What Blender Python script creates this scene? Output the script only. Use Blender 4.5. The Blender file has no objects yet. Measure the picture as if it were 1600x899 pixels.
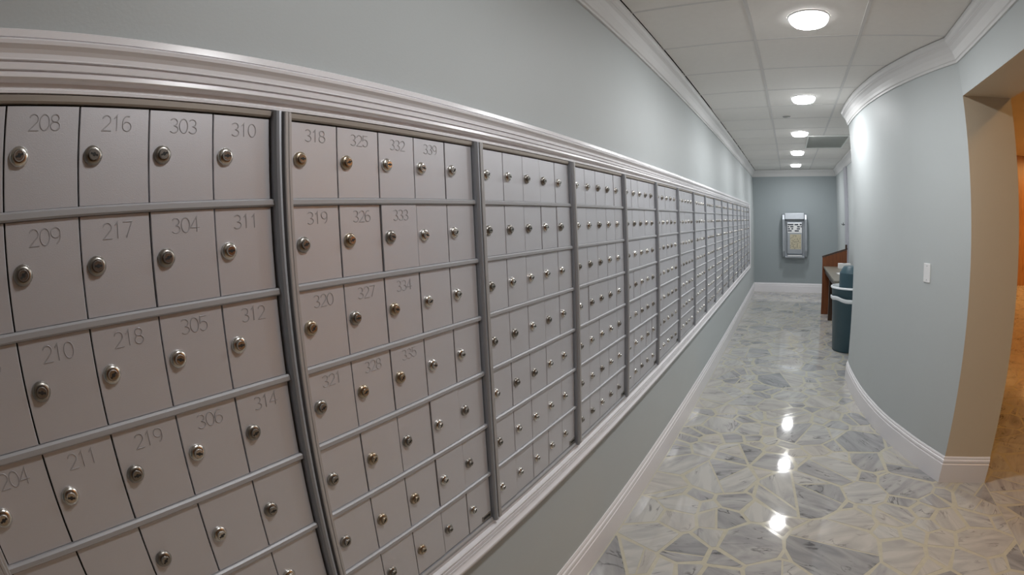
import bpy, bmesh, math, random
from mathutils import Vector, Matrix

# ------------------------------------------------------------------ camera
scene = bpy.context.scene
C = scene.collection
CX, CZ = 0.7038, 1.5
YAW, PITCH, ROLL = 0.5440, -0.1221, -0.0439
FPIX, K3 = 795.19, 0.00674              # small wide-angle phone lens: r = f (t + k t^3), 1600 px wide frame

cd = bpy.data.cameras.new('camera')
cam = bpy.data.objects.new('camera', cd)
C.objects.link(cam)
fwd = Vector((-math.sin(YAW) * math.cos(PITCH), math.cos(YAW) * math.cos(PITCH), math.sin(PITCH)))
rgt = Vector((math.cos(YAW), math.sin(YAW), 0))
upv = rgt.cross(fwd)
r2 = rgt * math.cos(ROLL) + upv * math.sin(ROLL)
u2 = -rgt * math.sin(ROLL) + upv * math.cos(ROLL)
cam.matrix_world = Matrix(((r2.x, u2.x, -fwd.x, CX), (r2.y, u2.y, -fwd.y, 0.0), (r2.z, u2.z, -fwd.z, CZ), (0, 0, 0, 1)))
cd.type = 'PANO'
cd.sensor_fit = 'HORIZONTAL'
cd.sensor_width = 36.0
cd.clip_start = 0.01
fmm = FPIX * 36.0 / 1600.0
cc = cd
cc.panorama_type = 'FISHEYE_LENS_POLYNOMIAL'
cc.fisheye_fov = math.radians(180)
cc.fisheye_polynomial_k0 = 0.0
cc.fisheye_polynomial_k1 = -1.0 / fmm
cc.fisheye_polynomial_k2 = 0.0
cc.fisheye_polynomial_k3 = K3 / fmm ** 3
cc.fisheye_polynomial_k4 = 0.0
scene.camera = cam

# ------------------------------------------------------------------ world, exposure
world = bpy.data.worlds.new('world')
scene.world = world
world.use_nodes = True
world.node_tree.nodes['Background'].inputs['Color'].default_value = (0.6, 0.65, 0.7, 1)
world.node_tree.nodes['Background'].inputs['Strength'].default_value = 0.02
vs = scene.view_settings
vs.view_transform = 'Standard'
vs.look = 'None'
vs.gamma = 1.0
vs.use_curve_mapping = False
vs.exposure = 0.75
LAMP = 115.0            # corridor downlights
LAMP_COL = (0.98, 0.99, 1.0)
WARM = 48.0            # lobby lamps, out of view, some of them added
WARM_COL = (1.0, 0.55, 0.18)

random.seed(7)

# ------------------------------------------------------------------ materials
def new_mat(name):
    m = bpy.data.materials.new(name)
    m.use_nodes = True
    nt = m.node_tree
    return m, nt, nt.nodes['Principled BSDF']

def paint(name, col, rough=0.5, metal=0.0, var=0.04, scale=6.0, bump=0.0, bscale=200.0, spec=0.5, coat=0.0):
    m, nt, b = new_mat(name)
    b.inputs['Roughness'].default_value = rough
    b.inputs['Metallic'].default_value = metal
    b.inputs['Specular IOR Level'].default_value = spec
    if coat:
        b.inputs['Coat Weight'].default_value = coat
        b.inputs['Coat Roughness'].default_value = 0.1
    tc = nt.nodes.new('ShaderNodeTexCoord')
    n = nt.nodes.new('ShaderNodeTexNoise')
    n.inputs['Scale'].default_value = scale
    n.inputs['Detail'].default_value = 4
    nt.links.new(tc.outputs['Object'], n.inputs['Vector'])
    mx = nt.nodes.new('ShaderNodeMix')
    mx.data_type = 'RGBA'
    mx.inputs[6].default_value = (*[c * (1 - var) for c in col], 1)
    mx.inputs[7].default_value = (*[min(1, c * (1 + var)) for c in col], 1)
    nt.links.new(n.outputs['Fac'], mx.inputs[0])
    nt.links.new(mx.outputs[2], b.inputs['Base Color'])
    if bump:
        n2 = nt.nodes.new('ShaderNodeTexNoise')
        n2.inputs['Scale'].default_value = bscale
        nt.links.new(tc.outputs['Object'], n2.inputs['Vector'])
        bp = nt.nodes.new('ShaderNodeBump')
        bp.inputs['Strength'].default_value = bump
        bp.inputs['Distance'].default_value = 0.002
        nt.links.new(n2.outputs['Fac'], bp.inputs['Height'])
        nt.links.new(bp.outputs['Normal'], b.inputs['Normal'])
    return m

def emit(name, col, strength):
    m, nt, b = new_mat(name)
    b.inputs['Base Color'].default_value = (0.9, 0.9, 0.9, 1)
    b.inputs['Emission Color'].default_value = (*col, 1)
    b.inputs['Emission Strength'].default_value = strength
    return m

def wood(name, c1, c2, rough=0.35):
    m, nt, b = new_mat(name)
    tc = nt.nodes.new('ShaderNodeTexCoord')
    mp = nt.nodes.new('ShaderNodeMapping')
    mp.inputs['Scale'].default_value = (14, 14, 1.2)
    nt.links.new(tc.outputs['Object'], mp.inputs['Vector'])
    n = nt.nodes.new('ShaderNodeTexNoise')
    n.inputs['Scale'].default_value = 2.2
    n.inputs['Detail'].default_value = 6
    n.inputs['Distortion'].default_value = 1.2
    nt.links.new(mp.outputs['Vector'], n.inputs['Vector'])
    cr = nt.nodes.new('ShaderNodeValToRGB')
    cr.color_ramp.elements[0].position = 0.3
    cr.color_ramp.elements[0].color = (*c1, 1)
    cr.color_ramp.elements[1].position = 0.7
    cr.color_ramp.elements[1].color = (*c2, 1)
    nt.links.new(n.outputs['Fac'], cr.inputs['Fac'])
    nt.links.new(cr.outputs['Color'], b.inputs['Base Color'])
    b.inputs['Roughness'].default_value = rough
    return m

def marble(name, pale, dark, vein, veins=0.5):
    """polished marble: cloudy grey body with thin dark streaks, turned at random for every stone"""
    m, nt, b = new_mat(name)
    L = nt.links.new
    tc = nt.nodes.new('ShaderNodeTexCoord')
    oi = nt.nodes.new('ShaderNodeObjectInfo')
    ang = nt.nodes.new('ShaderNodeMath'); ang.operation = 'MULTIPLY'; ang.inputs[1].default_value = 40.0
    L(oi.outputs['Random'], ang.inputs[0])
    vr = nt.nodes.new('ShaderNodeVectorRotate'); vr.rotation_type = 'Z_AXIS'
    L(tc.outputs['Object'], vr.inputs['Vector']); L(ang.outputs[0], vr.inputs['Angle'])
    off = nt.nodes.new('ShaderNodeVectorMath'); off.operation = 'ADD'
    L(vr.outputs[0], off.inputs[0])
    cmb = nt.nodes.new('ShaderNodeCombineXYZ')
    L(ang.outputs[0], cmb.inputs['X']); L(ang.outputs[0], cmb.inputs['Y'])
    L(cmb.outputs[0], off.inputs[1])
    mp = nt.nodes.new('ShaderNodeMapping'); mp.inputs['Scale'].default_value = (1.0, 3.6, 1.0)
    L(off.outputs[0], mp.inputs['Vector'])
    n = nt.nodes.new('ShaderNodeTexNoise')
    n.inputs['Scale'].default_value = 3.4; n.inputs['Detail'].default_value = 7; n.inputs['Distortion'].default_value = 1.0
    L(mp.outputs[0], n.inputs['Vector'])
    cr = nt.nodes.new('ShaderNodeValToRGB')
    cr.color_ramp.elements[0].position = 0.30; cr.color_ramp.elements[0].color = (*dark, 1)
    cr.color_ramp.elements[1].position = 0.62; cr.color_ramp.elements[1].color = (*pale, 1)
    L(n.outputs['Fac'], cr.inputs['Fac'])
    n2 = nt.nodes.new('ShaderNodeTexNoise')
    n2.inputs['Scale'].default_value = 2.1; n2.inputs['Detail'].default_value = 5; n2.inputs['Distortion'].default_value = 2.2
    L(mp.outputs[0], n2.inputs['Vector'])
    # thin line where the noise crosses one level
    sb = nt.nodes.new('ShaderNodeMath'); sb.operation = 'SUBTRACT'; sb.inputs[1].default_value = 0.57
    L(n2.outputs['Fac'], sb.inputs[0])
    ab = nt.nodes.new('ShaderNodeMath'); ab.operation = 'ABSOLUTE'; L(sb.outputs[0], ab.inputs[0])
    mr = nt.nodes.new('ShaderNodeMapRange')
    mr.inputs['From Min'].default_value = 0.0; mr.inputs['From Max'].default_value = 0.030
    mr.inputs['To Min'].default_value = veins; mr.inputs['To Max'].default_value = 0.0
    L(ab.outputs[0], mr.inputs['Value'])
    # only some of the line stays
    n3 = nt.nodes.new('ShaderNodeTexNoise'); n3.inputs['Scale'].default_value = 7.0
    L(off.outputs[0], n3.inputs['Vector'])
    mr2 = nt.nodes.new('ShaderNodeMapRange')
    mr2.inputs['From Min'].default_value = 0.48; mr2.inputs['From Max'].default_value = 0.62
    L(n3.outputs['Fac'], mr2.inputs['Value'])
    mu = nt.nodes.new('ShaderNodeMath'); mu.operation = 'MULTIPLY'
    L(mr.outputs[0], mu.inputs[0]); L(mr2.outputs[0], mu.inputs[1])
    mx = nt.nodes.new('ShaderNodeMix'); mx.data_type = 'RGBA'
    L(mu.outputs[0], mx.inputs[0]); L(cr.outputs['Color'], mx.inputs[6])
    mx.inputs[7].default_value = (*vein, 1)
    L(mx.outputs[2], b.inputs['Base Color'])
    b.inputs['Roughness'].default_value = 0.06
    b.inputs['Specular IOR Level'].default_value = 0.55
    return m

M = {}
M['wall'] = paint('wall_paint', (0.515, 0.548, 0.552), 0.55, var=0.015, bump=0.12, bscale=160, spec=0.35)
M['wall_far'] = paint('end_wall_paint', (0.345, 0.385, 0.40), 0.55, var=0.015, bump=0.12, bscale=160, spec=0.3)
M['beige'] = paint('beige_warm_lit_paint', (0.62, 0.53, 0.40), 0.5, var=0.02, bump=0.1, bscale=160)  # beige saturated further to hold the warm lobby light on the jamb
M['trim'] = paint('white_trim_paint', (0.86, 0.84, 0.86), 0.27, var=0.015)
M['crown'] = paint('crown_paint', (0.70, 0.695, 0.69), 0.45, var=0.015)
M['tile'] = paint('ceiling_tile_board', (0.84, 0.82, 0.785), 0.85, var=0.03, scale=30, bump=0.35, bscale=420)
M['grid'] = paint('ceiling_grid_metal', (0.70, 0.69, 0.675), 0.7, var=0.01)
M['plenum'] = paint('plenum_black', (0.02, 0.02, 0.02), 0.9)
M['grout'] = paint('cream_grout', (0.51, 0.485, 0.39), 0.10, var=0.12, scale=30, spec=0.5)
M['stone1'] = marble('marble_pale', (0.52, 0.515, 0.49), (0.36, 0.36, 0.365), (0.09, 0.09, 0.10), 0.7)
M['stone2'] = marble('marble_grey', (0.44, 0.44, 0.435), (0.27, 0.272, 0.285), (0.06, 0.06, 0.065), 0.85)
M['stone3'] = marble('marble_warm', (0.52, 0.50, 0.465), (0.385, 0.375, 0.36), (0.12, 0.115, 0.11), 0.5)
M['stone4'] = marble('marble_slate', (0.37, 0.373, 0.375), (0.24, 0.243, 0.255), (0.045, 0.045, 0.05), 0.9)
M['door'] = paint('anodised_aluminium_door', (0.665, 0.66, 0.69), 0.42, 0.5, var=0.035, scale=9, bump=0.10, bscale=600)
M['rail'] = paint('aluminium_rail', (0.46, 0.46, 0.475), 0.5, 0.35, var=0.03)
M['stile'] = paint('aluminium_stile', (0.36, 0.375, 0.405), 0.34, 0.5, var=0.03)
M['stile2'] = paint('aluminium_stile_pale', (0.52, 0.505, 0.50), 0.40, 0.4, var=0.03)
M['header'] = paint('bronzed_header', (0.34, 0.30, 0.26), 0.5, 0.3, var=0.04)
M['gap'] = paint('gap_shade_black', (0.018, 0.017, 0.016), 0.8)  # cabinet body blackened so the gaps between doors look shaded
M['numeral'] = paint('engraved_numeral', (0.49, 0.48, 0.50), 0.45, 0.5, var=0.02)
M['nickel'] = paint('nickel', (0.66, 0.64, 0.60), 0.24, 1.0, var=0.05)
M['brass'] = paint('worn_brass', (0.46, 0.385, 0.29), 0.3, 1.0, var=0.1)
M['dull'] = paint('dull_nickel', (0.36, 0.34, 0.31), 0.34, 1.0, var=0.1)
M['slot'] = paint('keyway_black', (0.02, 0.02, 0.02), 0.6)
M['lamp'] = emit('lamp_diffuser', LAMP_COL, LAMP)
M['lamp_dim'] = emit('dim_lamp_diffuser', LAMP_COL, LAMP * 0.7)
M['lamp_side'] = emit('lamp_side_band', LAMP_COL, 2.2)
M['warm'] = emit('warm_lamp_diffuser', WARM_COL, WARM)
M['warm_added'] = emit('added_warm_lamp', WARM_COL, WARM * 4.5)  # for the lamps added to brighten the far lobby wall
M['lamp_rim'] = paint('lamp_rim', (0.75, 0.75, 0.75), 0.4)
M['vent'] = paint('vent_grey', (0.86, 0.88, 0.85), 0.6, 0.0)
M['steel'] = paint('brushed_steel', (0.42, 0.45, 0.485), 0.42, 0.6, var=0.06, scale=12)
M['steel_pale'] = paint('pale_steel', (0.72, 0.75, 0.80), 0.35, 0.4)
M['lavender'] = paint('lavender_grey_paint', (0.42, 0.42, 0.47), 0.4)
M['dull_paint'] = paint('grey_cover_paint', (0.30, 0.30, 0.29), 0.5)
M['black'] = paint('black_plastic', (0.03, 0.03, 0.035), 0.5)
M['white'] = paint('white_plastic', (0.82, 0.82, 0.82), 0.35)
M['paper'] = paint('printed_paper', (0.52, 0.47, 0.34), 0.7, var=0.25, scale=60)
M['ink'] = paint('print_ink', (0.05, 0.06, 0.08), 0.6)
M['blue'] = paint('blue_grey_plastic', (0.036, 0.082, 0.105), 0.42, var=0.06)
M['bag'] = paint('white_bag_film', (0.75, 0.78, 0.80), 0.3, var=0.05)
M['wood'] = wood('orange_stained_wood', (0.13, 0.038, 0.012), (0.20, 0.064, 0.02))
M['darkwood'] = wood('dark_wood', (0.03, 0.018, 0.012), (0.07, 0.035, 0.02))
M['laminate'] = paint('tan_laminate', (0.20, 0.185, 0.15), 0.35)
M['lobby'] = wood('lobby_wood', (0.20, 0.085, 0.03), (0.36, 0.17, 0.07), 0.3)

# ------------------------------------------------------------------ mesh helpers
class MB:
    """collects shapes; build() links them as one mesh object"""
    def __init__(self):
        self.v = []; self.f = []; self.m = []; self.s = []
    def quadbox(self, x0, x1, y0, y1, z0, z1, mi=0):
        b = len(self.v)
        self.v += [(x0, y0, z0), (x1, y0, z0), (x1, y1, z0), (x0, y1, z0), (x0, y0, z1), (x1, y0, z1), (x1, y1, z1), (x0, y1, z1)]
        for q in ((3, 2, 1, 0), (4, 5, 6, 7), (0, 1, 5, 4), (1, 2, 6, 5), (2, 3, 7, 6), (3, 0, 4, 7)):
            self.f.append(tuple(b + i for i in q)); self.m.append(mi); self.s.append(False)
        return self
    def prism(self, pts, z0, z1, mi=0, fn=None, smooth=False):
        """pts ccw in plan; extruded z0..z1; fn maps (a,b,c) to xyz"""
        fn = fn or (lambda a, b_, c: (a, b_, c))
        b = len(self.v); n = len(pts)
        self.v += [fn(p[0], p[1], z0) for p in pts] + [fn(p[0], p[1], z1) for p in pts]
        self.f.append(tuple(b + n - 1 - i for i in range(n))); self.m.append(mi); self.s.append(False)
        self.f.append(tuple(b + n + i for i in range(n))); self.m.append(mi); self.s.append(False)
        for i in range(n):
            j = (i + 1) % n
            self.f.append((b + i, b + j, b + n + j, b + n + i)); self.m.append(mi); self.s.append(smooth)
        return self
    def grid(self, rings, mi=0, closed=False, smooth=True):
        """rings: list of equally long point lists"""
        b = len(self.v); k = len(rings[0])
        for r in rings: self.v += r
        nr = len(rings)
        for i in range(nr - 1 + (1 if closed else 0)):
            i2 = (i + 1) % nr
            for j in range(k - 1):
                self.f.append((b + i * k + j, b + i2 * k + j, b + i2 * k + j + 1, b + i * k + j + 1)); self.m.append(mi); self.s.append(smooth)
        return self
    def lathe(self, prof, n=24, mi=0, fn=None, smooth=True, cap0=False, cap1=False):
        """prof: (radius, height); axis = third coordinate"""
        fn = fn or (lambda a, b_, c: (a, b_, c))
        b = len(self.v); k = len(prof)
        for i in range(n):
            a = 2 * math.pi * i / n
            for r, h in prof: self.v.append(fn(r * math.cos(a), r * math.sin(a), h))
        for i in range(n):
            i2 = (i + 1) % n
            for j in range(k - 1):
                self.f.append((b + i * k + j, b + i2 * k + j, b + i2 * k + j + 1, b + i * k + j + 1)); self.m.append(mi); self.s.append(smooth)
        if cap0:
            self.f.append(tuple(b + (n - 1 - i) * k for i in range(n))); self.m.append(mi); self.s.append(False)
        if cap1:
            self.f.append(tuple(b + i * k + k - 1 for i in range(n))); self.m.append(mi); self.s.append(False)
        return self
    def mesh(self, name, mats):
        me = bpy.data.meshes.new(name)
        me.from_pydata([tuple(p) for p in self.v], [], self.f)
        for m in (mats if isinstance(mats, (list, tuple)) else [mats]): me.materials.append(m)
        me.polygons.foreach_set('material_index', self.m)
        me.polygons.foreach_set('use_smooth', self.s)
        me.validate(); me.update()
        bm = bmesh.new(); bm.from_mesh(me)
        bmesh.ops.recalc_face_normals(bm, faces=bm.faces)
        bm.to_mesh(me); bm.free()
        return me
    def build(self, name, mats, parent=None, loc=None):
        return link(name, self.mesh(name, mats), parent, loc)

def link(name, me, parent=None, loc=None):
    o = bpy.data.objects.new(name, me)
    C.objects.link(o)
    if parent: o.parent = parent
    if loc: o.location = loc
    return o

def bevel(me_obj, w, seg=2):
    md = me_obj.modifiers.new('bevel', 'BEVEL'); md.width = w; md.segments = seg; md.limit_method = 'ANGLE'
    return me_obj

def tag(o, label, cat, group=None):
    o['label'] = label; o['category'] = cat
    if group: o['group'] = group
    return o

def struct(o):
    o['kind'] = 'structure'
    return o

def thing(name, loc, label, cat, group=None):
    o = bpy.data.objects.new(name, None)
    o.empty_display_size = 0.05
    C.objects.link(o); o.location = loc
    return tag(o, label, cat, group)

def offset_path(path, closed=False):
    """unit mitre normals pointing to the right of travel"""
    n = len(path); out = []
    for i in range(n):
        a = Vector(path[i - 1]) if (i > 0 or closed) else None
        p = Vector(path[i])
        c = Vector(path[(i + 1) % n]) if (i < n - 1 or closed) else None
        d1 = (p - a).normalized() if a is not None else (c - p).normalized()
        d2 = (c - p).normalized() if c is not None else d1
        n1 = Vector((d1.y, -d1.x)); n2 = Vector((d2.y, -d2.x))
        m = (n1 + n2).normalized()
        out.append(m / max(0.25, m.dot(n1)))
    return out

def sweep(path, prof, i0, i1, normals, fn, closed=False):
    """prof: (out, height) list"""
    mb = MB(); rings = []
    for i in range(i0, i1 + 1):
        p, nn = path[i % len(path)], normals[i % len(path)]
        rings.append([fn(p[0] + nn.x * o, p[1] + nn.y * o, h) for o, h in prof])
    mb.grid(rings, smooth=False)
    if not closed:
        k = len(prof)
        mb.f.append(tuple(range(k))); mb.m.append(0); mb.s.append(False)
        b = len(rings) * k - k
        mb.f.append(tuple(b + k - 1 - j for j in range(k))); mb.m.append(0); mb.s.append(False)
    return mb

# ------------------------------------------------------------------ the setting
H = 2.52                # underside of the tiles
HL = 3.2                # lobby ceiling
YN, YE = -3.0, 10.95    # ends of the corridor
XL = -0.012             # left wall face
XR, XR2 = 1.80, 2.12    # opening wall
XF = 1.77               # far right wall face
YJ = 2.945              # jamb
OP0 = -1.0              # near end of the opening
HEAD = 2.19             # soffit

P0 = 0.465; PITCHB = 0.5552; NB = 18
Y_FIRST = P0 - 2 * PITCHB             # left end of the first bank
Y_LAST = Y_FIRST + NB * PITCHB
Z_BOT, Z_TOP = 0.705, 1.708

w = MB()
w.quadbox(XL - 0.5, XL, YN, YE, Z_TOP + 0.004, H + 0.08)
w.quadbox(XL - 0.5, XL, YN, YE, 0, Z_BOT - 0.004)
w.quadbox(XL - 0.5, XL, YN, Y_FIRST - 0.004, Z_BOT - 0.004, Z_TOP + 0.004)
w.quadbox(XL - 0.5, XL, Y_LAST + 0.004, YE, Z_BOT - 0.004, Z_TOP + 0.004)
struct(w.build('wall_left', M['wall']))
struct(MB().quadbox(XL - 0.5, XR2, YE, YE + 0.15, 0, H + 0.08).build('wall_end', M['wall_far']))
struct(MB().quadbox(XL - 0.5, XR2, YN - 0.15, YN, 0, HL).build('wall_near', M['wall']))

# curved right wall, from measured points of its foot
foot = [(1.80, 2.945), (1.724, 3.09), (1.659, 3.226), (1.594, 3.391), (1.526, 3.582), (1.460, 3.843), (1.397, 4.232), (1.362, 4.70), (1.357, 5.02)]
def catmull(pts, sub):
    out = []
    for i in range(len(pts) - 1):
        p0 = Vector(pts[max(0, i - 1)]); p1 = Vector(pts[i]); p2 = Vector(pts[i + 1]); p3 = Vector(pts[min(len(pts) - 1, i + 2)])
        for s in range(sub):
            t = s / sub
            q = 0.5 * ((2 * p1) + (p2 - p0) * t + (2 * p0 - 5 * p1 + 4 * p2 - p3) * t * t + (3 * p1 - p0 - 3 * p2 + p3) * t ** 3)
            out.append((q.x, q.y))
    out.append(pts[-1])
    return out
curve = catmull(foot, 5)
cxr, cyr, rr = 1.357 + 0.24, 5.02, 0.24
for i in range(1, 13):
    a = math.pi - math.pi / 2 * i / 12
    curve.append((cxr + rr * math.cos(a), cyr + rr * math.sin(a) ))
y_ret = curve[-1][1]
poly = curve + [(XR2, y_ret), (XR2, YJ)]
wb = MB().prism(list(reversed(poly)), 0, HL, smooth=False)
n = len(poly)
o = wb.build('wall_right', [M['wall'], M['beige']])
struct(o)
for p in o.data.polygons:
    c = p.center
    if c.x > 1.4 and c.y < YJ + 0.02 and abs(p.normal.y) > 0.9: p.material_index = 1     # jamb takes the lobby beige, deepened to carry its warm light
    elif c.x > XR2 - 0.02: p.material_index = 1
    elif abs(p.normal.z) < 0.5 and not (c.x > 1.62 and c.y > 5.2): p.use_smooth = True
o.data.set_sharp_from_angle(angle=math.radians(35))
hd = MB().quadbox(XR, XR2, OP0, YJ, HEAD, HL)
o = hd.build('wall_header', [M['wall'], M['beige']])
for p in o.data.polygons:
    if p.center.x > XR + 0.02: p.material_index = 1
struct(o)
struct(MB().quadbox(XR, XR2, YN, OP0, 0, HL).build('wall_right_near', M['wall']))
struct(MB().quadbox(XF, XR2, y_ret, YE, 0, HL).build('wall_right_far', M['wall']))

# lobby shell
struct(MB().quadbox(XR2, 9.2, 13.4, 13.55, 0, HL).build('wall_lobby_end', M['lobby']))
struct(MB().quadbox(9.2, 9.35, YN, 13.55, 0, HL).build('wall_lobby_right', M['lobby']))
struct(MB().quadbox(XR2, 9.2, YN - 0.15, YN, 0, HL).build('wall_lobby_near', M['lobby']))
struct(MB().quadbox(XR2 - 0.2, XR2, YE + 0.15, 13.55, 0, HL).build('wall_lobby_left', M['lobby']))
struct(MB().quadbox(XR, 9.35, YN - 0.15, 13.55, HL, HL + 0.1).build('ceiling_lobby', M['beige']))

# ceiling: dark plenum board, tiles and T-grid
ceil = struct(MB().quadbox(XL - 0.5, XR, YN, YE, H + 0.05, H + 0.12).build('ceiling', M['plenum']))
gx = [-0.009, 0.602, 1.213, 1.824]
gy = [2.30 + 0.611 * k for k in range(-9, 16)]
tile_me = MB().quadbox(-0.2985, 0.2985, -0.2985, 0.2985, 0, 0.016).mesh('ceiling_tile', M['tile'])
def in_bulge_tile(x, y): return x > 1.213 and YJ + 0.9 < y < 4.6
for j in range(len(gy) - 1):
    for i in range(3):
        x0, x1, y0, y1 = max(gx[i], random.uniform(0.050, 0.056)), min(gx[i + 1], XR - 0.001), max(gy[j], YN), min(gy[j + 1], YE - 0.001)
        if y1 - y0 < 0.05: continue
        if i == 1 and y1 - y0 > 0.6:
            link('ceiling_tile', tile_me, ceil, ((x0 + x1) / 2, (y0 + y1) / 2, H + random.uniform(0, 0.0015)))
        else:
            MB().quadbox(x0 + 0.006, x1 - 0.006, y0 + 0.006, y1 - 0.006, H, H + 0.016).build('ceiling_tile', M['tile'], ceil)
for x in gx[1:3]:
    MB().quadbox(x - 0.010, x + 0.010, YN, YE - 0.001, H - 0.0025, H + 0.03).build('grid_runner', M['grid'], ceil)
for y in gy:
    if YN < y < YE:
        for i in range(3):
            MB().quadbox(max(gx[i], 0) + 0.0105, min(gx[i + 1], XR) - 0.0105, y - 0.008, y + 0.008, H - 0.0008, H + 0.02).build('grid_crossbar', M['grid'], ceil)

# crown moulding all round, mitred
crown_path = [(XL, YN), (XL, YE), (XF, YE), (XF, y_ret)] + list(reversed(curve)) + [(XR, YN)]
crown_n = offset_path(crown_path)
zb = 2.378
crown_prof = [(0.0, zb), (0.010, zb), (0.012, zb + 0.010), (0.010, zb + 0.013), (0.016, zb + 0.018), (0.020, zb + 0.036), (0.028, zb + 0.060), (0.042, zb + 0.084),
              (0.052, zb + 0.094), (0.052, zb + 0.100), (0.060, zb + 0.108), (0.066, zb + 0.120), (0.066, zb + 0.1375), (0.0, zb + 0.1375)]
ident = lambda a, b, c: (a, b, c)
nc = len(crown_path)
o = struct(sweep(crown_path, crown_prof, 0, 1, crown_n, ident).build('trim_1', M['crown'])); o['label'] = 'white crown moulding along the mailbox wall'
o = struct(sweep(crown_path, crown_prof, 1, 2, crown_n, ident).build('trim_2', M['crown'])); o['label'] = 'white crown moulding on the end wall'
o = struct(sweep(crown_path, crown_prof, 2, nc - 1, crown_n, ident).build('trim_3', M['crown'])); o['label'] = 'white crown moulding following the curved right wall'

# baseboards
base_path = [(XL, YN), (XL, YE), (XF, YE), (XF, y_ret)] + list(reversed(curve)) + [(XR2, YJ)]
base_n = offset_path(base_path)
base_prof = [(0.0, 0.0), (0.016, 0.0), (0.016, 0.138), (0.0125, 0.142), (0.0125, 0.150), (0.015, 0.156), (0.013, 0.168), (0.008, 0.172), (0.008, 0.182), (0.004, 0.192), (0.0, 0.192)]
nb = len(base_path)
struct(sweep(base_path, base_prof, 0, 1, base_n, ident).build('baseboard_left', M['trim']))
struct(sweep(base_path, base_prof, 1, 2, base_n, ident).build('baseboard_end', M['trim']))
base_low = [(a, h * 0.86) for a, h in base_prof]
struct(sweep(base_path, base_prof, 2, 4, base_n, ident).build('baseboard_right_far', M['trim']))
struct(sweep(base_path, base_low, 4, nb - 1, base_n, ident).build('baseboard_right', M['trim']))

# moulded frame round the mailbox wall
FO = 0.083
fpath = [(Y_FIRST - FO, Z_BOT - FO), (Y_FIRST - FO, Z_TOP + FO), (Y_LAST + FO, Z_TOP + FO), (Y_LAST + FO, Z_BOT - FO)]
fn_ = offset_path(fpath, True)
fprof = [(0.0, 0.0), (0.0, 0.020), (0.002, 0.023), (0.0125, 0.025), (0.0135, 0.021), (0.0150, 0.021), (0.0158, 0.029), (0.019, 0.0325), (0.024, 0.0320), (0.029, 0.0275), (0.034, 0.0245), (0.040, 0.0245),
         (0.0425, 0.0255), (0.0432, 0.021), (0.0448, 0.021), (0.0455, 0.0245), (0.0545, 0.0245), (0.0552, 0.020), (0.0567, 0.020), (0.0573, 0.0235), (0.064, 0.0245),
         (0.067, 0.0215), (0.0685, 0.0130), (0.076, 0.0130), (0.078, 0.0165), (0.082, 0.0165), (0.0825, 0.0), (0.0825, -0.05), (0.0, -0.0)]
wallmap = lambda a, b, c: (XL + 0.012 + c - 0.012, a, b)
rings = MB()
rg = []
for i in range(5):
    p, nn = fpath[i % 4], fn_[i % 4]
    rg.append([(XL + h, p[0] + nn.x * s, p[1] + nn.y * s) for s, h in fprof])
rings.grid(rg, smooth=False)
o = struct(rings.build('trim_4', M['trim'])); o['label'] = 'white moulded frame around the wall of mailboxes'

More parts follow.
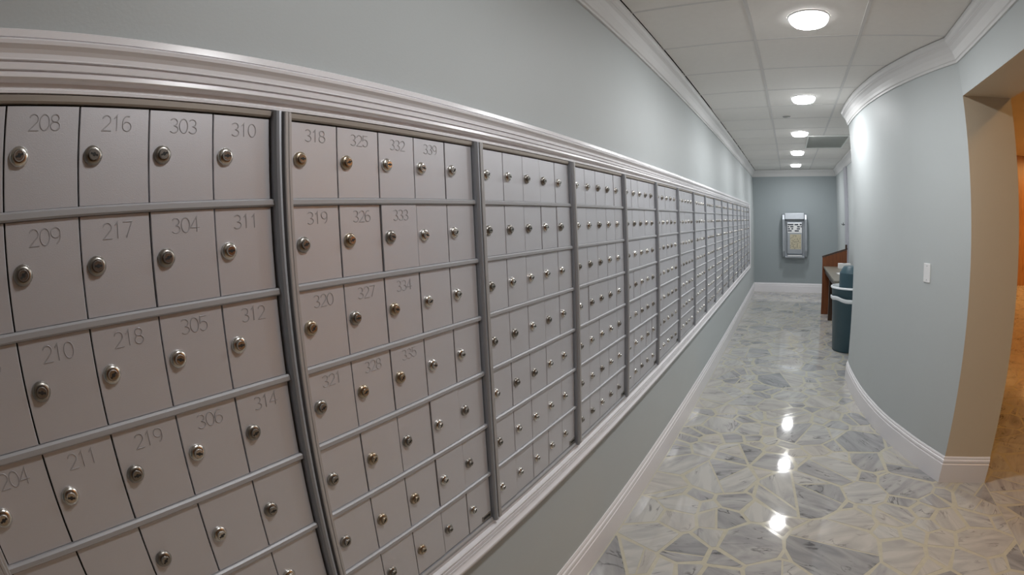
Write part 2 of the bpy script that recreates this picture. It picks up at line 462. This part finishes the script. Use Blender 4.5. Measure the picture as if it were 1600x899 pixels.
# ------------------------------------------------------------------ floor: broken marble set in cream grout
floor = struct(MB().quadbox(XL - 0.5, 9.35, YN - 0.15, 13.55, -0.12, -0.0007).build('floor', M['grout']))
def clip(poly, nx, ny, d):
    """keep the side nx*x+ny*y <= d"""
    out = []
    for i in range(len(poly)):
        a, b = poly[i], poly[(i + 1) % len(poly)]
        da = nx * a[0] + ny * a[1] - d; db = nx * b[0] + ny * b[1] - d
        if da <= 0: out.append(a)
        if (da < 0 < db) or (db < 0 < da):
            t = da / (da - db); out.append((a[0] + (b[0] - a[0]) * t, a[1] + (b[1] - a[1]) * t))
    return out
def area(p): return 0.5 * sum(p[i][0] * p[(i + 1) % len(p)][1] - p[(i + 1) % len(p)][0] * p[i][1] for i in range(len(p)))
def cells(x0, x1, y0, y1, rmin, rmax, tries, seed, split=0.30):
    rnd = random.Random(seed)
    pts = []; G = {}; cs = rmax
    def near(x, y, k=2):
        cx, cy = int(x // cs), int(y // cs)
        for i in range(cx - k, cx + k + 1):
            for j in range(cy - k, cy + k + 1):
                for q in G.get((i, j), ()): yield q
    for _ in range(tries):
        x, y = rnd.uniform(x0, x1), rnd.uniform(y0, y1)
        r = rmin + (rmax - rmin) * rnd.random() ** 1.6
        if all((q[0] - x) ** 2 + (q[1] - y) ** 2 > (0.62 * (q[2] + r)) ** 2 for q in near(x, y)):
            q = (x, y, r); pts.append(q); G.setdefault((int(x // cs), int(y // cs)), []).append(q)
    out = []
    for p in pts:
        poly = [(p[0] - 0.5, p[1] - 0.5), (p[0] + 0.5, p[1] - 0.5), (p[0] + 0.5, p[1] + 0.5), (p[0] - 0.5, p[1] + 0.5)]
        g = rnd.uniform(0.007, 0.015)
        for q in near(p[0], p[1], 3):
            if q is p: continue
            dx, dy = q[0] - p[0], q[1] - p[1]; L = math.hypot(dx, dy); nx, ny = dx / L, dy / L
            # power diagram, with a margin for the grout
            d = nx * p[0] + ny * p[1] + (L * L + (p[2] ** 2 - q[2] ** 2) * 0.8) / (2 * L) - g
            mxx, myy = p[0] + nx * (d - nx * p[0] - ny * p[1]), p[1] + ny * (d - nx * p[0] - ny * p[1])
            a = rnd.uniform(-0.07, 0.07); nx, ny = nx * math.cos(a) - ny * math.sin(a), nx * math.sin(a) + ny * math.cos(a)
            poly = clip(poly, nx, ny, nx * mxx + ny * myy)
            if len(poly) < 3: break
        if len(poly) < 3: continue
        for nx, ny, d in ((-1, 0, -(x0 + 0.004)), (1, 0, x1 - 0.004), (0, -1, -y0), (0, 1, y1)):
            poly = clip(poly, nx, ny, d)
            if len(poly) < 3: break
        if len(poly) < 3 or area(poly) < 0.0006: continue
        parts = []; todo = [poly]
        while todo:
            q = todo.pop()
            if len(q) < 3: continue
            aq = area(q)
            if aq > 0.025 and rnd.random() < (split if aq < 0.07 else 0.6 if aq < 0.12 else 1.0):
                a = rnd.uniform(0, math.pi); nx, ny = math.cos(a), math.sin(a)
                cxx = sum(v[0] for v in q) / len(q); cyy = sum(v[1] for v in q) / len(q)
                d = nx * cxx + ny * cyy + rnd.uniform(-0.05, 0.05); gg = rnd.uniform(0.004, 0.009)
                todo += [clip(q, nx, ny, d - gg), clip(q, -nx, -ny, -d - gg)]
            else: parts.append(q)
        for q in parts:
            # drop near-duplicate corners
            q2 = [v for i, v in enumerate(q) if math.hypot(v[0] - q[i - 1][0], v[1] - q[i - 1][1]) > 0.004]
            if len(q2) >= 3 and area(q2) > 0.0007: out.append(q2)
    return out
stones = cells(XL + 0.018, XR2, YN, YE - 0.02, 0.07, 0.34, 9000, 3)
stones += cells(XR2, 9.2, YN, 13.4, 0.12, 0.34, 14000, 5)
def rank(p):
    cx = sum(v[0] for v in p) / len(p); cy = sum(v[1] for v in p) / len(p)
    if cy < 1.0 or cx > 2.3 or (cx > 1.75 and cy > 3.0): return 99
    if cx > 1.45 and 3.7 < cy < 5.3: return 99
    d = math.hypot(cx - CX, cy)
    return d * d * math.sqrt(d * d + CZ * CZ) / (area(p) + 0.004) ** 0.7 * 0.02 if d > 0 else 99
order = sorted(stones, key=rank)
single, rest = order[:300], order[300:]
smats = [M['stone1'], M['stone2'], M['stone3'], M['stone4']]
def pick(rnd): 
    r = rnd.random()
    return 0 if r < 0.42 else 1 if r < 0.66 else 2 if r < 0.94 else 3
rs = random.Random(11)
for p in single:
    cx = sum(v[0] for v in p) / len(p); cy = sum(v[1] for v in p) / len(p)
    MB().prism([(v[0] - cx, v[1] - cy) for v in p], -0.010, 0.0).build('stone', smats[pick(rs)], floor, (cx, cy, 0))
big = MB()
for p in rest: big.prism(p, -0.010, 0.0, pick(rs))
o = big.build('stone_field', smats, floor); o['kind'] = 'stuff'

# ------------------------------------------------------------------ mailbox banks
CP = 0.1034                   # column pitch
RP = 0.1408                   # row pitch
DH = 0.1283                   # door height
D0 = 0.0190                   # first column starts this far from the bank's left end
ROW_B = [1.5655 - RP * i for i in range(7)]

door_me = MB()
e = 0.0007
x1 = 0.0
dw = CP - 0.0023
door_pts = [(0.0, 0.0), (dw, 0.0), (dw, DH), (0.0, DH)]
ring = lambda ins, x: [(x, ins, ins), (x, dw - ins, ins), (x, dw - ins, DH - ins), (x, ins, DH - ins), (x, ins, ins)]
door_me.grid([ring(0, -0.006), ring(0, -e), ring(e, 0.0)], smooth=False)
b = len(door_me.v)
door_me.v += [(0.0, e, e), (0.0, dw - e, e), (0.0, dw - e, DH - e), (0.0, e, DH - e)]
door_me.f.append((b, b + 1, b + 2, b + 3)); door_me.m.append(0); door_me.s.append(False)
door_me = door_me.mesh('door', M['door'])

def lock_mesh(name, metal, ang):
    mb = MB(); ax = lambda a, b_, c: (c, a, b_)
    mb.lathe([(0.0132, 0.0), (0.0132, 0.0028), (0.0120, 0.0048), (0.0095, 0.0062), (0.0084, 0.0064), (0.0080, 0.0052), (0.0072, 0.0052), (0.0072, 0.0094), (0.0064, 0.0104)], 20, 0, ax, True, False, True)
    c, s = math.cos(ang), math.sin(ang)
    def bar(hl, hw, x0, x1, mi):
        pts = [(-hl, -hw), (hl, -hw), (hl, hw), (-hl, hw)]
        mb.prism([(c * p[0] - s * p[1], s * p[0] + c * p[1]) for p in pts], x0, x1, mi, ax)
    bar(0.0054, 0.0013, 0.0100, 0.0107, 1)
    bar(0.0016, 0.0026, 0.0100, 0.01065, 1)
    me = mb.mesh(name, [metal, M['slot']])
    me.set_sharp_from_angle(angle=math.radians(50))
    return me
lock_mes = {k: [lock_mesh('lock', M[k], a) for a in (0.0, 0.35, -0.3, 0.7)] for k in ('nickel', 'brass', 'dull')}

# engraved numerals: rounded stroke figures
def arc(cx, cy, rx, ry, a0, a1, n=10):
    return [(cx + rx * math.cos(math.radians(a0 + (a1 - a0) * i / n)), cy + ry * math.sin(math.radians(a0 + (a1 - a0) * i / n))) for i in range(n + 1)]
STROKES = {
    '0': [arc(.5, .5, .42, .5, 90, 450, 20)],
    '1': [[(.25, .8), (.5, 1), (.5, 0)]],
    '2': [arc(.5, .7, .38, .3, 165, -40, 10) + [(.1, 0), (.9, 0)]],
    '3': [arc(.46, .75, .36, .25, 150, -90, 10), arc(.46, .25, .42, .25, 90, -150, 10)],
    '4': [[(.7, 0), (.7, 1), (.05, .3), (.95, .3)]],
    '5': [[(.85, 1), (.2, 1), (.14, .55)] + arc(.46, .33, .42, .33, 120, -150, 12)],
    '6': [[(.75, .98)] + arc(.60, .5, .50, .5, 105, 180, 6) + arc(.5, .3, .4, .3, 180, 540, 18)],
    '7': [[(.08, 1), (.92, 1), (.35, 0)]],
    '8': [arc(.5, .76, .33, .24, 90, 450, 16), arc(.5, .27, .41, .27, 90, 450, 18)],
    '9': [arc(.5, .7, .4, .3, 0, 360, 18) + arc(.40, .5, .50, .5, 0, -75, 6)],
}
def number_mesh(txt):
    mb = MB(); hgt = 0.0205; wd = 0.0158; pitch = 0.0150; r = 0.00085
    x = -pitch * (len(txt) - 1) / 2
    for ch in txt:
        for st in STROKES[ch]:
            pts = [Vector((x - wd / 2 + p[0] * wd, p[1] * hgt - hgt / 2)) for p in st]
            nn = offset_path([tuple(p) for p in pts])
            rings = [[(0.00015 + h, p.x + q.x * s, p.y + q.y * s) for s, h in ((-r, 0.0), (-r * .5, r * .8), (r * .5, r * .8), (r, 0.0))] for p, q in zip(pts, nn)]
            mb.grid(rings, smooth=False)
        x += pitch
    return mb.mesh('number', M['numeral'])

def col_numbers(first):
    """seven box numbers of a column from its first; thirteens are skipped, 220 is followed by 301"""
    out = []; k = first
    while len(out) < 7:
        if k % 100 != 13: out.append(str(k))
        k = 301 if k == 220 else k + 1
    return out
numbers = {1: [201, 208, 216, 303, 310], 2: [318, 325, 332, 339, 346]}

# shared fittings of a bank
BW = PITCHB - 0.0008
rail_me = MB().prism([(-0.004, 0.0), (0.0035, 0.0), (0.0065, 0.0025), (0.0065, 0.0092), (0.0035, 0.0118), (-0.004, 0.0118)], D0 - 0.003, D0 + 5 * CP + 0.002, 0, lambda a, b_, c: (a, c, b_)).mesh('rail', M['rail'])
st_r = MB().prism([(0.006 - 0.012, D0 + 5 * CP + 0.001), (0.010, D0 + 5 * CP + 0.001), (0.0135, D0 + 5 * CP + 0.004), (0.0150, D0 + 5 * CP + 0.0085), (0.0138, D0 + 5 * CP + 0.013), (0.010, D0 + 5 * CP + 0.0155), (-0.006, D0 + 5 * CP + 0.0155)], Z_BOT + 0.002, Z_TOP - 0.002, 0, None).mesh('stile', M['stile'])
st_l = MB().prism([(-0.006, 0.0012), (0.012, 0.0012), (0.0135, 0.003), (0.0135, 0.0075), (0.0115, 0.0082), (0.0115, 0.0092), (0.0130, 0.0100), (0.0130, 0.0135), (0.009, 0.0145), (0.009, 0.0175), (0.003, 0.0185), (-0.006, 0.0185)], Z_BOT + 0.002, Z_TOP - 0.002, 0, None).mesh('stile', M['stile2'])
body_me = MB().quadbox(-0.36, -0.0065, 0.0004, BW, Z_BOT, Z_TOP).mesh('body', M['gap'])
top_me = MB().prism([(-0.006, 1.6965), (0.002, 1.6965), (0.004, 1.699), (0.004, Z_TOP - 0.001), (-0.006, Z_TOP - 0.001)], D0 - 0.002, D0 + 5 * CP, 0, lambda a, b_, c: (a, c, b_)).mesh('top_rail', M['header'])
bot_me = MB().prism([(-0.006, Z_BOT + 0.001), (0.006, Z_BOT + 0.001), (0.006, ROW_B[6] - 0.008), (0.003, ROW_B[6] - 0.0035), (-0.006, ROW_B[6] - 0.0035)], D0 - 0.002, D0 + 5 * CP, 0, lambda a, b_, c: (a, c, b_)).mesh('bottom_rail', M['rail'])
latch_mb = MB()
yl = D0 + 5 * CP - 0.044
latch_mb.quadbox(0.0, 0.003, yl, yl + 0.038, ROW_B[6] + 0.004, ROW_B[6] + 0.007).quadbox(0.0, 0.003, yl, yl + 0.038, ROW_B[6] + 0.016, ROW_B[6] + 0.019).quadbox(0.0, 0.003, yl, yl + 0.003, ROW_B[6] + 0.007, ROW_B[6] + 0.016).quadbox(0.0, 0.003, yl + 0.035, yl + 0.038, ROW_B[6] + 0.007, ROW_B[6] + 0.016).quadbox(0.0, 0.0008, yl + 0.003, yl + 0.035, ROW_B[6] + 0.007, ROW_B[6] + 0.016, 1)
latch_me = latch_mb.mesh('latch_plate', [M['dull'], M['slot']])

ORD = ['', 'nearest', 'second', 'third', 'fourth', 'fifth', 'sixth', 'seventh', 'eighth', 'ninth', 'tenth', 'eleventh', 'twelfth', 'thirteenth', 'fourteenth', 'fifteenth', 'sixteenth', 'seventeenth', 'eighteenth']
GRP = 'banks of mailboxes along the left wall'
rl = random.Random(23)
for n in range(NB):
    y0 = Y_FIRST + n * PITCHB
    k = NB - n
    if n == 0: lab = 'grey mailbox bank at the start of the row, beside the bank holding 208 to 312'
    elif n == 1: lab = 'grey aluminium mailbox bank with doors numbered 208, 216, 303 and 310 along its top'
    elif n == 2: lab = 'grey aluminium mailbox bank with doors numbered 318 and 325 and brass locks'
    elif n == 3: lab = 'grey aluminium mailbox bank next after the one numbered 318 and 325'
    elif k == 1: lab = 'grey mailbox bank at the end of the row, closest to the end wall'
    else: lab = 'grey aluminium mailbox bank with small locks, %s in the row from the end wall' % ORD[k]
    t = thing('mailbox_bank', (0, y0, 0), lab, 'mailboxes', GRP)
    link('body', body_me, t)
    link('stile', st_l, t); link('stile', st_r, t)
    link('top_rail', top_me, t); link('bottom_rail', bot_me, t)
    for r in range(6):
        link('rail', rail_me, t, (0, 0, ROW_B[r] - 0.0122))
    link('latch_plate', latch_me, t)
    for c in range(5):
        for r in range(7):
            d = link('door', door_me, t, (rl.uniform(-0.0006, 0.0006), D0 + c * CP + 0.0011, ROW_B[r]))
            d.rotation_euler = (0, 0, rl.uniform(-0.006, 0.006))
            if (n, c, r) in ((3, 4, 1), (4, 1, 3), (2, 3, 4), (2, 3, 5), (2, 2, 1)): d.location.x += 0.0022
            if (n, c, r) == (5, 4, 5): d.scale.y = 0.90; d.location.y += 0.0095
            p = rl.random()
            if n == 1: kind = 'dull' if p < 0.6 else 'nickel'
            elif n == 2: kind = ('brass' if p < 0.62 else 'dull') if c < 3 and not (c == 2 and r < 2) else ('nickel' if p < 0.7 else 'dull')
            else: kind = 'nickel' if p < 0.6 else 'dull'
            l = link('lock', lock_mes[kind][rl.randrange(4)], d, (0.0, 0.0195, 0.0645 + rl.uniform(-0.0008, 0.0008)))
            if n in numbers and r < 4:
                if n == 2 and (c == 4 or (c == 3 and r > 0)): continue
                link('number', number_mesh(col_numbers(numbers[n][c])[r]), d, (0, 0.0535, 0.1075))

# ------------------------------------------------------------------ ceiling fittings
disc = MB().lathe([(0.0, -0.0475), (0.03, -0.047), (0.055, -0.045), (0.074, -0.0415), (0.086, -0.037)], 40).mesh('diffuser', M['lamp'])
band = MB().lathe([(0.086, -0.037), (0.095, -0.031), (0.101, -0.023), (0.104, -0.014), (0.105, -0.004)], 40).mesh('side_band', M['lamp_side'])
disc_dim = disc.copy(); disc_dim.materials[0] = M['lamp_dim']
rim = MB().lathe([(0.1055, 0.0), (0.1055, -0.006), (0.110, -0.007), (0.113, -0.004), (0.114, 0.0)], 40).mesh('trim_ring', M['lamp_rim'])
LY = [0.773, 2.605, 4.438, 6.270, 8.103, 9.935]
names = ['above the first numbered mailboxes', 'beside the opening to the lobby', 'beside the curved wall', 'before the grey vent panel', 'past the grey vent panel', 'closest to the end wall']
for y, nm in zip(LY, names):
    t = thing('ceiling_light', (0.907, y, H - 0.0005), 'round white glowing ceiling light ' + nm, 'light', 'round ceiling lights')
    link('diffuser', disc_dim if y < 1 else disc, t); link('side_band', band, t); link('trim_ring', rim, t)
t = thing('ceiling_vent', (1.285, 7.05, H - 0.0026), 'grey louvred vent panel in the ceiling past the curved wall', 'vent')
MB().quadbox(-0.26, 0.26, -0.53, 0.53, -0.004, 0.0).build('panel', M['vent'], t)
fr = MB().quadbox(-0.275, -0.255, -0.545, 0.545, -0.012, 0.0).quadbox(0.255, 0.275, -0.545, 0.545, -0.012, 0.0).quadbox(-0.255, 0.255, -0.545, -0.525, -0.012, 0.0).quadbox(-0.255, 0.255, 0.525, 0.545, -0.012, 0.0)
fr.build('frame', M['vent'], t)
slat = MB().prism([(-0.010, -0.010), (0.006, -0.004), (0.006, -0.003), (-0.010, -0.009)], -0.255, 0.255, 0, lambda a, b_, c: (c, a, b_)).mesh('slat', M['vent'])
for i in range(24): link('slat', slat, t, (0, -0.50 + i * 0.0435, 0))
t = thing('sprinkler_cover', (0.753, 5.25, H), 'small round grey sprinkler cover on the ceiling', 'sprinkler')
MB().lathe([(0.0, -0.008), (0.036, -0.008), (0.040, -0.004), (0.040, 0.0)], 24).build('cover_plate', M['dull_paint'], t)
MB().lathe([(0.044, 0.0), (0.044, -0.003), (0.041, -0.003), (0.041, 0.0)], 24).build('rim', M['grid'], t)

# lobby lamps, all out of view; the far set and one near are added
wdisc = MB().lathe([(0.0, -0.010), (0.06, -0.0095), (0.128, -0.006), (0.134, -0.003)], 32).mesh('diffuser', M['warm'])
wrim = MB().lathe([(0.134, 0.0), (0.134, -0.004), (0.139, -0.006), (0.145, -0.003), (0.146, 0.0)], 32).mesh('trim_ring', M['lamp_rim'])
wdisc2 = wdisc.copy(); wdisc2.materials[0] = M['warm_added']
for x, y in ((3.4, 1.9), (3.1, -0.9), (4.7, 4.3)):  # last one added to light the lobby floor past the jamb
    t = thing('unseen_lobby_light', (x, y, HL), 'unseen warm lamp in the lobby ceiling just past the opening', 'light', 'warm lobby lights')
    link('diffuser', wdisc, t); link('trim_ring', wrim, t)
for x, y in ((8.6, 12.3), (8.4, 11.0), (8.8, 10.0), (7.6, 9.0)):  # added out of view to turn the lobby end wall bright orange
    t = thing('unseen_lobby_light', (x, y, HL), 'unseen added lamp brightening the wooden wall at the far end of the lobby', 'light', 'added lobby lights')
    link('diffuser', wdisc2, t); link('trim_ring', wrim, t)

# ------------------------------------------------------------------ switch plate on the curved wall
def wall_point(y):
    for a, b_ in zip(curve, curve[1:]):
        if a[1] <= y <= b_[1]:
            s = (y - a[1]) / (b_[1] - a[1]); return a[0] + (b_[0] - a[0]) * s, math.atan2(b_[1] - a[1], b_[0] - a[0])
wx, wa = wall_point(3.30)
t = thing('switch_plate', (wx, 3.30, 1.19), 'white blank switch plate on the curved grey wall', 'switch plate')
t.rotation_euler = (0, 0, wa)
o = MB().quadbox(-0.036, 0.036, -0.0005, 0.006, -0.058, 0.058).build('plate', M['white'], t); bevel(o, 0.003)
for z in (-0.042, 0.042):
    MB().lathe([(0.0, 0.0012), (0.003, 0.001), (0.0032, 0.0)], 12, 0, lambda a, b_, c: (a, 0.006 + c, b_)).build('screw', M['steel'], t, (0, 0, z))

# ------------------------------------------------------------------ steel enclosure on the end wall
t = thing('wall_phone_enclosure', (0.855, YE, 0.70), 'silver metal wall enclosure with a printed notice on the end wall', 'enclosure')
fy = lambda a, b_, c: (a, -b_, c)
mb = MB()                                        # back and hood
mb.prism([(-0.215, 0.0), (0.215, 0.0), (0.215, 0.05), (-0.215, 0.05)], 0.0, 0.90, 0, fy)
o = mb.build('back_panel', M['steel'], t); bevel(o, 0.006)
for s in (-1, 1):
    pr = [(0.0, 0.02), (0.13, 0.05), (0.20, 0.16), (0.22, 0.80), (0.18, 0.90), (0.0, 0.92)]
    o = MB().prism(pr, 0.205, 0.262, 0, lambda a, b_, c, s=s: (s * c, -a, b_)).build('side_panel', M['steel'], t); bevel(o, 0.012)
o = MB().prism([(0.05, 0.78), (0.17, 0.80), (0.15, 0.93), (0.05, 0.93)], -0.205, 0.205, 0, lambda a, b_, c: (c, -a, b_)).build('hood', M['steel'], t); bevel(o, 0.008)
o = MB().prism([(0.05, 0.03), (0.20, 0.03), (0.20, 0.05), (0.05, 0.055)], -0.205, 0.205, 0, lambda a, b_, c: (c, -a, b_)).build('shelf', M['steel'], t); bevel(o, 0.004)
MB().quadbox(-0.150, 0.150, -0.212, -0.200, 0.062, 0.085).build('shelf_lip', M['white'], t)
o = MB().quadbox(-0.165, 0.165, -0.120, -0.05, 0.10, 0.74).build('instrument', M['steel'], t); bevel(o, 0.012)
rn = random.Random(5)
mb = MB()
mb.quadbox(-0.15, 0.15, -0.122, -0.120, 0.53, 0.72, 1)
for i in range(4):
    z = 0.695 - i * 0.042; x = -0.145
    while x < 0.13:
        wdt = rn.uniform(0.03, 0.09)
        if i == 0 and x < -0.03: wdt = 0.12
        mb.quadbox(x, min(0.148, x + wdt), -0.1235, -0.122, z - 0.013, z + 0.013, 0); x += wdt + rn.uniform(0.008, 0.03)
        if i and rn.random() < 0.4: x += 0.05
mb.build('notice', [M['ink'], M['white']], t)
mb = MB().quadbox(-0.10, 0.135, -0.122, -0.120, 0.20, 0.50, 0)
for i in range(14):
    for j in range(8):
        if rn.random() < 0.35: mb.quadbox(-0.095 + j * 0.028, -0.078 + j * 0.028, -0.1228, -0.122, 0.21 + i * 0.02, 0.218 + i * 0.02, 1)
mb.build('printed_card', [M['paper'], M['ink']], t)

# ------------------------------------------------------------------ wooden writing desk along the far right wall
t = thing('writing_desk', (1.77, 8.5, 0), 'orange wooden desk with sloped end panel and tan top beside the trash can', 'desk')
o = MB().prism([(-0.485, 0.0), (-0.075, 0.0), (-0.075, 1.03), (-0.485, 0.905)], 0.0, 0.035, 0, lambda a, b_, c: (a, c, b_)).build('end_panel', M['wood'], t); bevel(o, 0.003)
MB().prism([(-0.49, 0.907), (-0.070, 1.035), (-0.070, 1.055), (-0.49, 0.927)], -0.004, 0.04, 0, lambda a, b_, c: (a, c, b_)).build('panel_cap', M['darkwood'], t)
o = MB().quadbox(-0.465, -0.012, -2.0, -0.002, 0.735, 0.765).build('worktop', M['laminate'], t); bevel(o, 0.003)
MB().quadbox(-0.44, -0.03, -1.97, -0.01, 0.66, 0.735).build('apron', M['darkwood'], t)
MB().quadbox(-0.05, -0.02, -1.95, -0.01, 0.12, 0.66).build('back_panel', M['darkwood'], t)
MB().quadbox(-0.105, -0.075, 0.0, 0.03, 1.03, 1.11).build('bracket', M['darkwood'], t)
leg = MB().prism([(-0.032, -0.032), (0.032, -0.032), (0.032, 0.032), (-0.032, 0.032)], 0.0, 0.66).mesh('leg', M['darkwood'])
for x, y in ((-0.375, -0.50), (-0.375, -1.85), (-0.06, -0.50), (-0.06, -1.85)): link('leg', leg, t, (x, y, 0))

t = thing('tissue_box', (1.62, 8.22, 0.7655), 'small white paper box on the tan desk top', 'box')
o = MB().quadbox(-0.10, 0.10, -0.06, 0.06, 0, 0.075).build('carton', M['white'], t); bevel(o, 0.004)
MB().lathe([(0.0, 0.076), (0.03, 0.0755), (0.034, 0.075)], 16).build('opening', M['ink'], t)
t = thing('paper_stack', (1.50, 7.35, 0.7655), 'loose white papers lying on the tan desk top', 'papers')
for i, a in enumerate((0.1, -0.25, 0.4)):
    o = MB().quadbox(-0.07, 0.07, -0.10, 0.10, 0.0, 0.0015).build('sheet', M['white'], t, (0.01 * i, 0.02 * i, 0.0016 * i)); o.rotation_euler = (0, 0, a)

# ------------------------------------------------------------------ trash can
t = thing('trash_can', (1.495, 6.18, 0), 'round dark blue trash can with white bag and tapered lid', 'trash can')
MB().lathe([(0.0, 0.002), (0.19, 0.002), (0.205, 0.012), (0.245, 0.715), (0.252, 0.72), (0.255, 0.735), (0.250, 0.745), (0.240, 0.745), (0.236, 0.70), (0.200, 0.03), (0.0, 0.025)], 48).build('body', M['blue'], t)
mb = MB()
rings = []
for i in range(49):
    a = 2 * math.pi * i / 48
    sag = 0.012 * math.sin(3 * a + 0.5) + 0.006 * math.sin(11 * a)
    ru = 0.002 * math.sin(17 * a)
    rings.append([(r * math.cos(a), r * math.sin(a), h) for r, h in ((0.205, 0.30), (0.239, 0.745), (0.2475, 0.7495), (0.2575, 0.745), (0.2585 + ru, 0.728))])
mb.grid(rings)
rings = []
for i in range(49):
    a = 2 * math.pi * i / 48
    sag = 0.016 * math.sin(2 * a + 0.9) + 0.005 * math.sin(7 * a)
    ru = 0.003 * math.sin(13 * a)
    rings.append([(r * math.cos(a), r * math.sin(a), h + sag) for r, h in ((0.2475, 0.628), (0.2545 + ru, 0.622), (0.2555 + ru, 0.608), (0.2535 + ru, 0.588), (0.2455, 0.582))])
mb.grid(rings)
mb.build('bag', M['bag'], t)
MB().lathe([(0.228, 0.60), (0.228, 0.66), (0.160, 0.69), (0.156, 0.898), (0.150, 0.908), (0.112, 0.966), (0.104, 0.973), (0.0, 0.976)], 48).build('lid', M['blue'], t).data.set_sharp_from_angle(angle=math.radians(20))

# ------------------------------------------------------------------ fittings on the far right wall
o = struct(MB().quadbox(XF - 0.022, XF, 8.90, 9.30, 0.193, 2.376).build('trim_5', M['lavender'])); o['label'] = 'pale flat pilaster strip on the far right wall'
for y in (9.75, 9.42):
    t = thing('wall_hook', (XF, y, 1.42), 'small black hook on the far right wall beside the pilaster strip', 'hook', 'black wall hooks')
    MB().quadbox(-0.006, 0.0, -0.018, 0.018, -0.03, 0.03).build('base_plate', M['black'], t)
    MB().prism([(-0.006, 0.0), (-0.006, -0.012), (-0.030, -0.012), (-0.036, 0.012), (-0.028, 0.012), (-0.024, 0.0)], -0.006, 0.006, 0, lambda a, b_, c: (a, c, b_)).build('prong', M['black'], t)
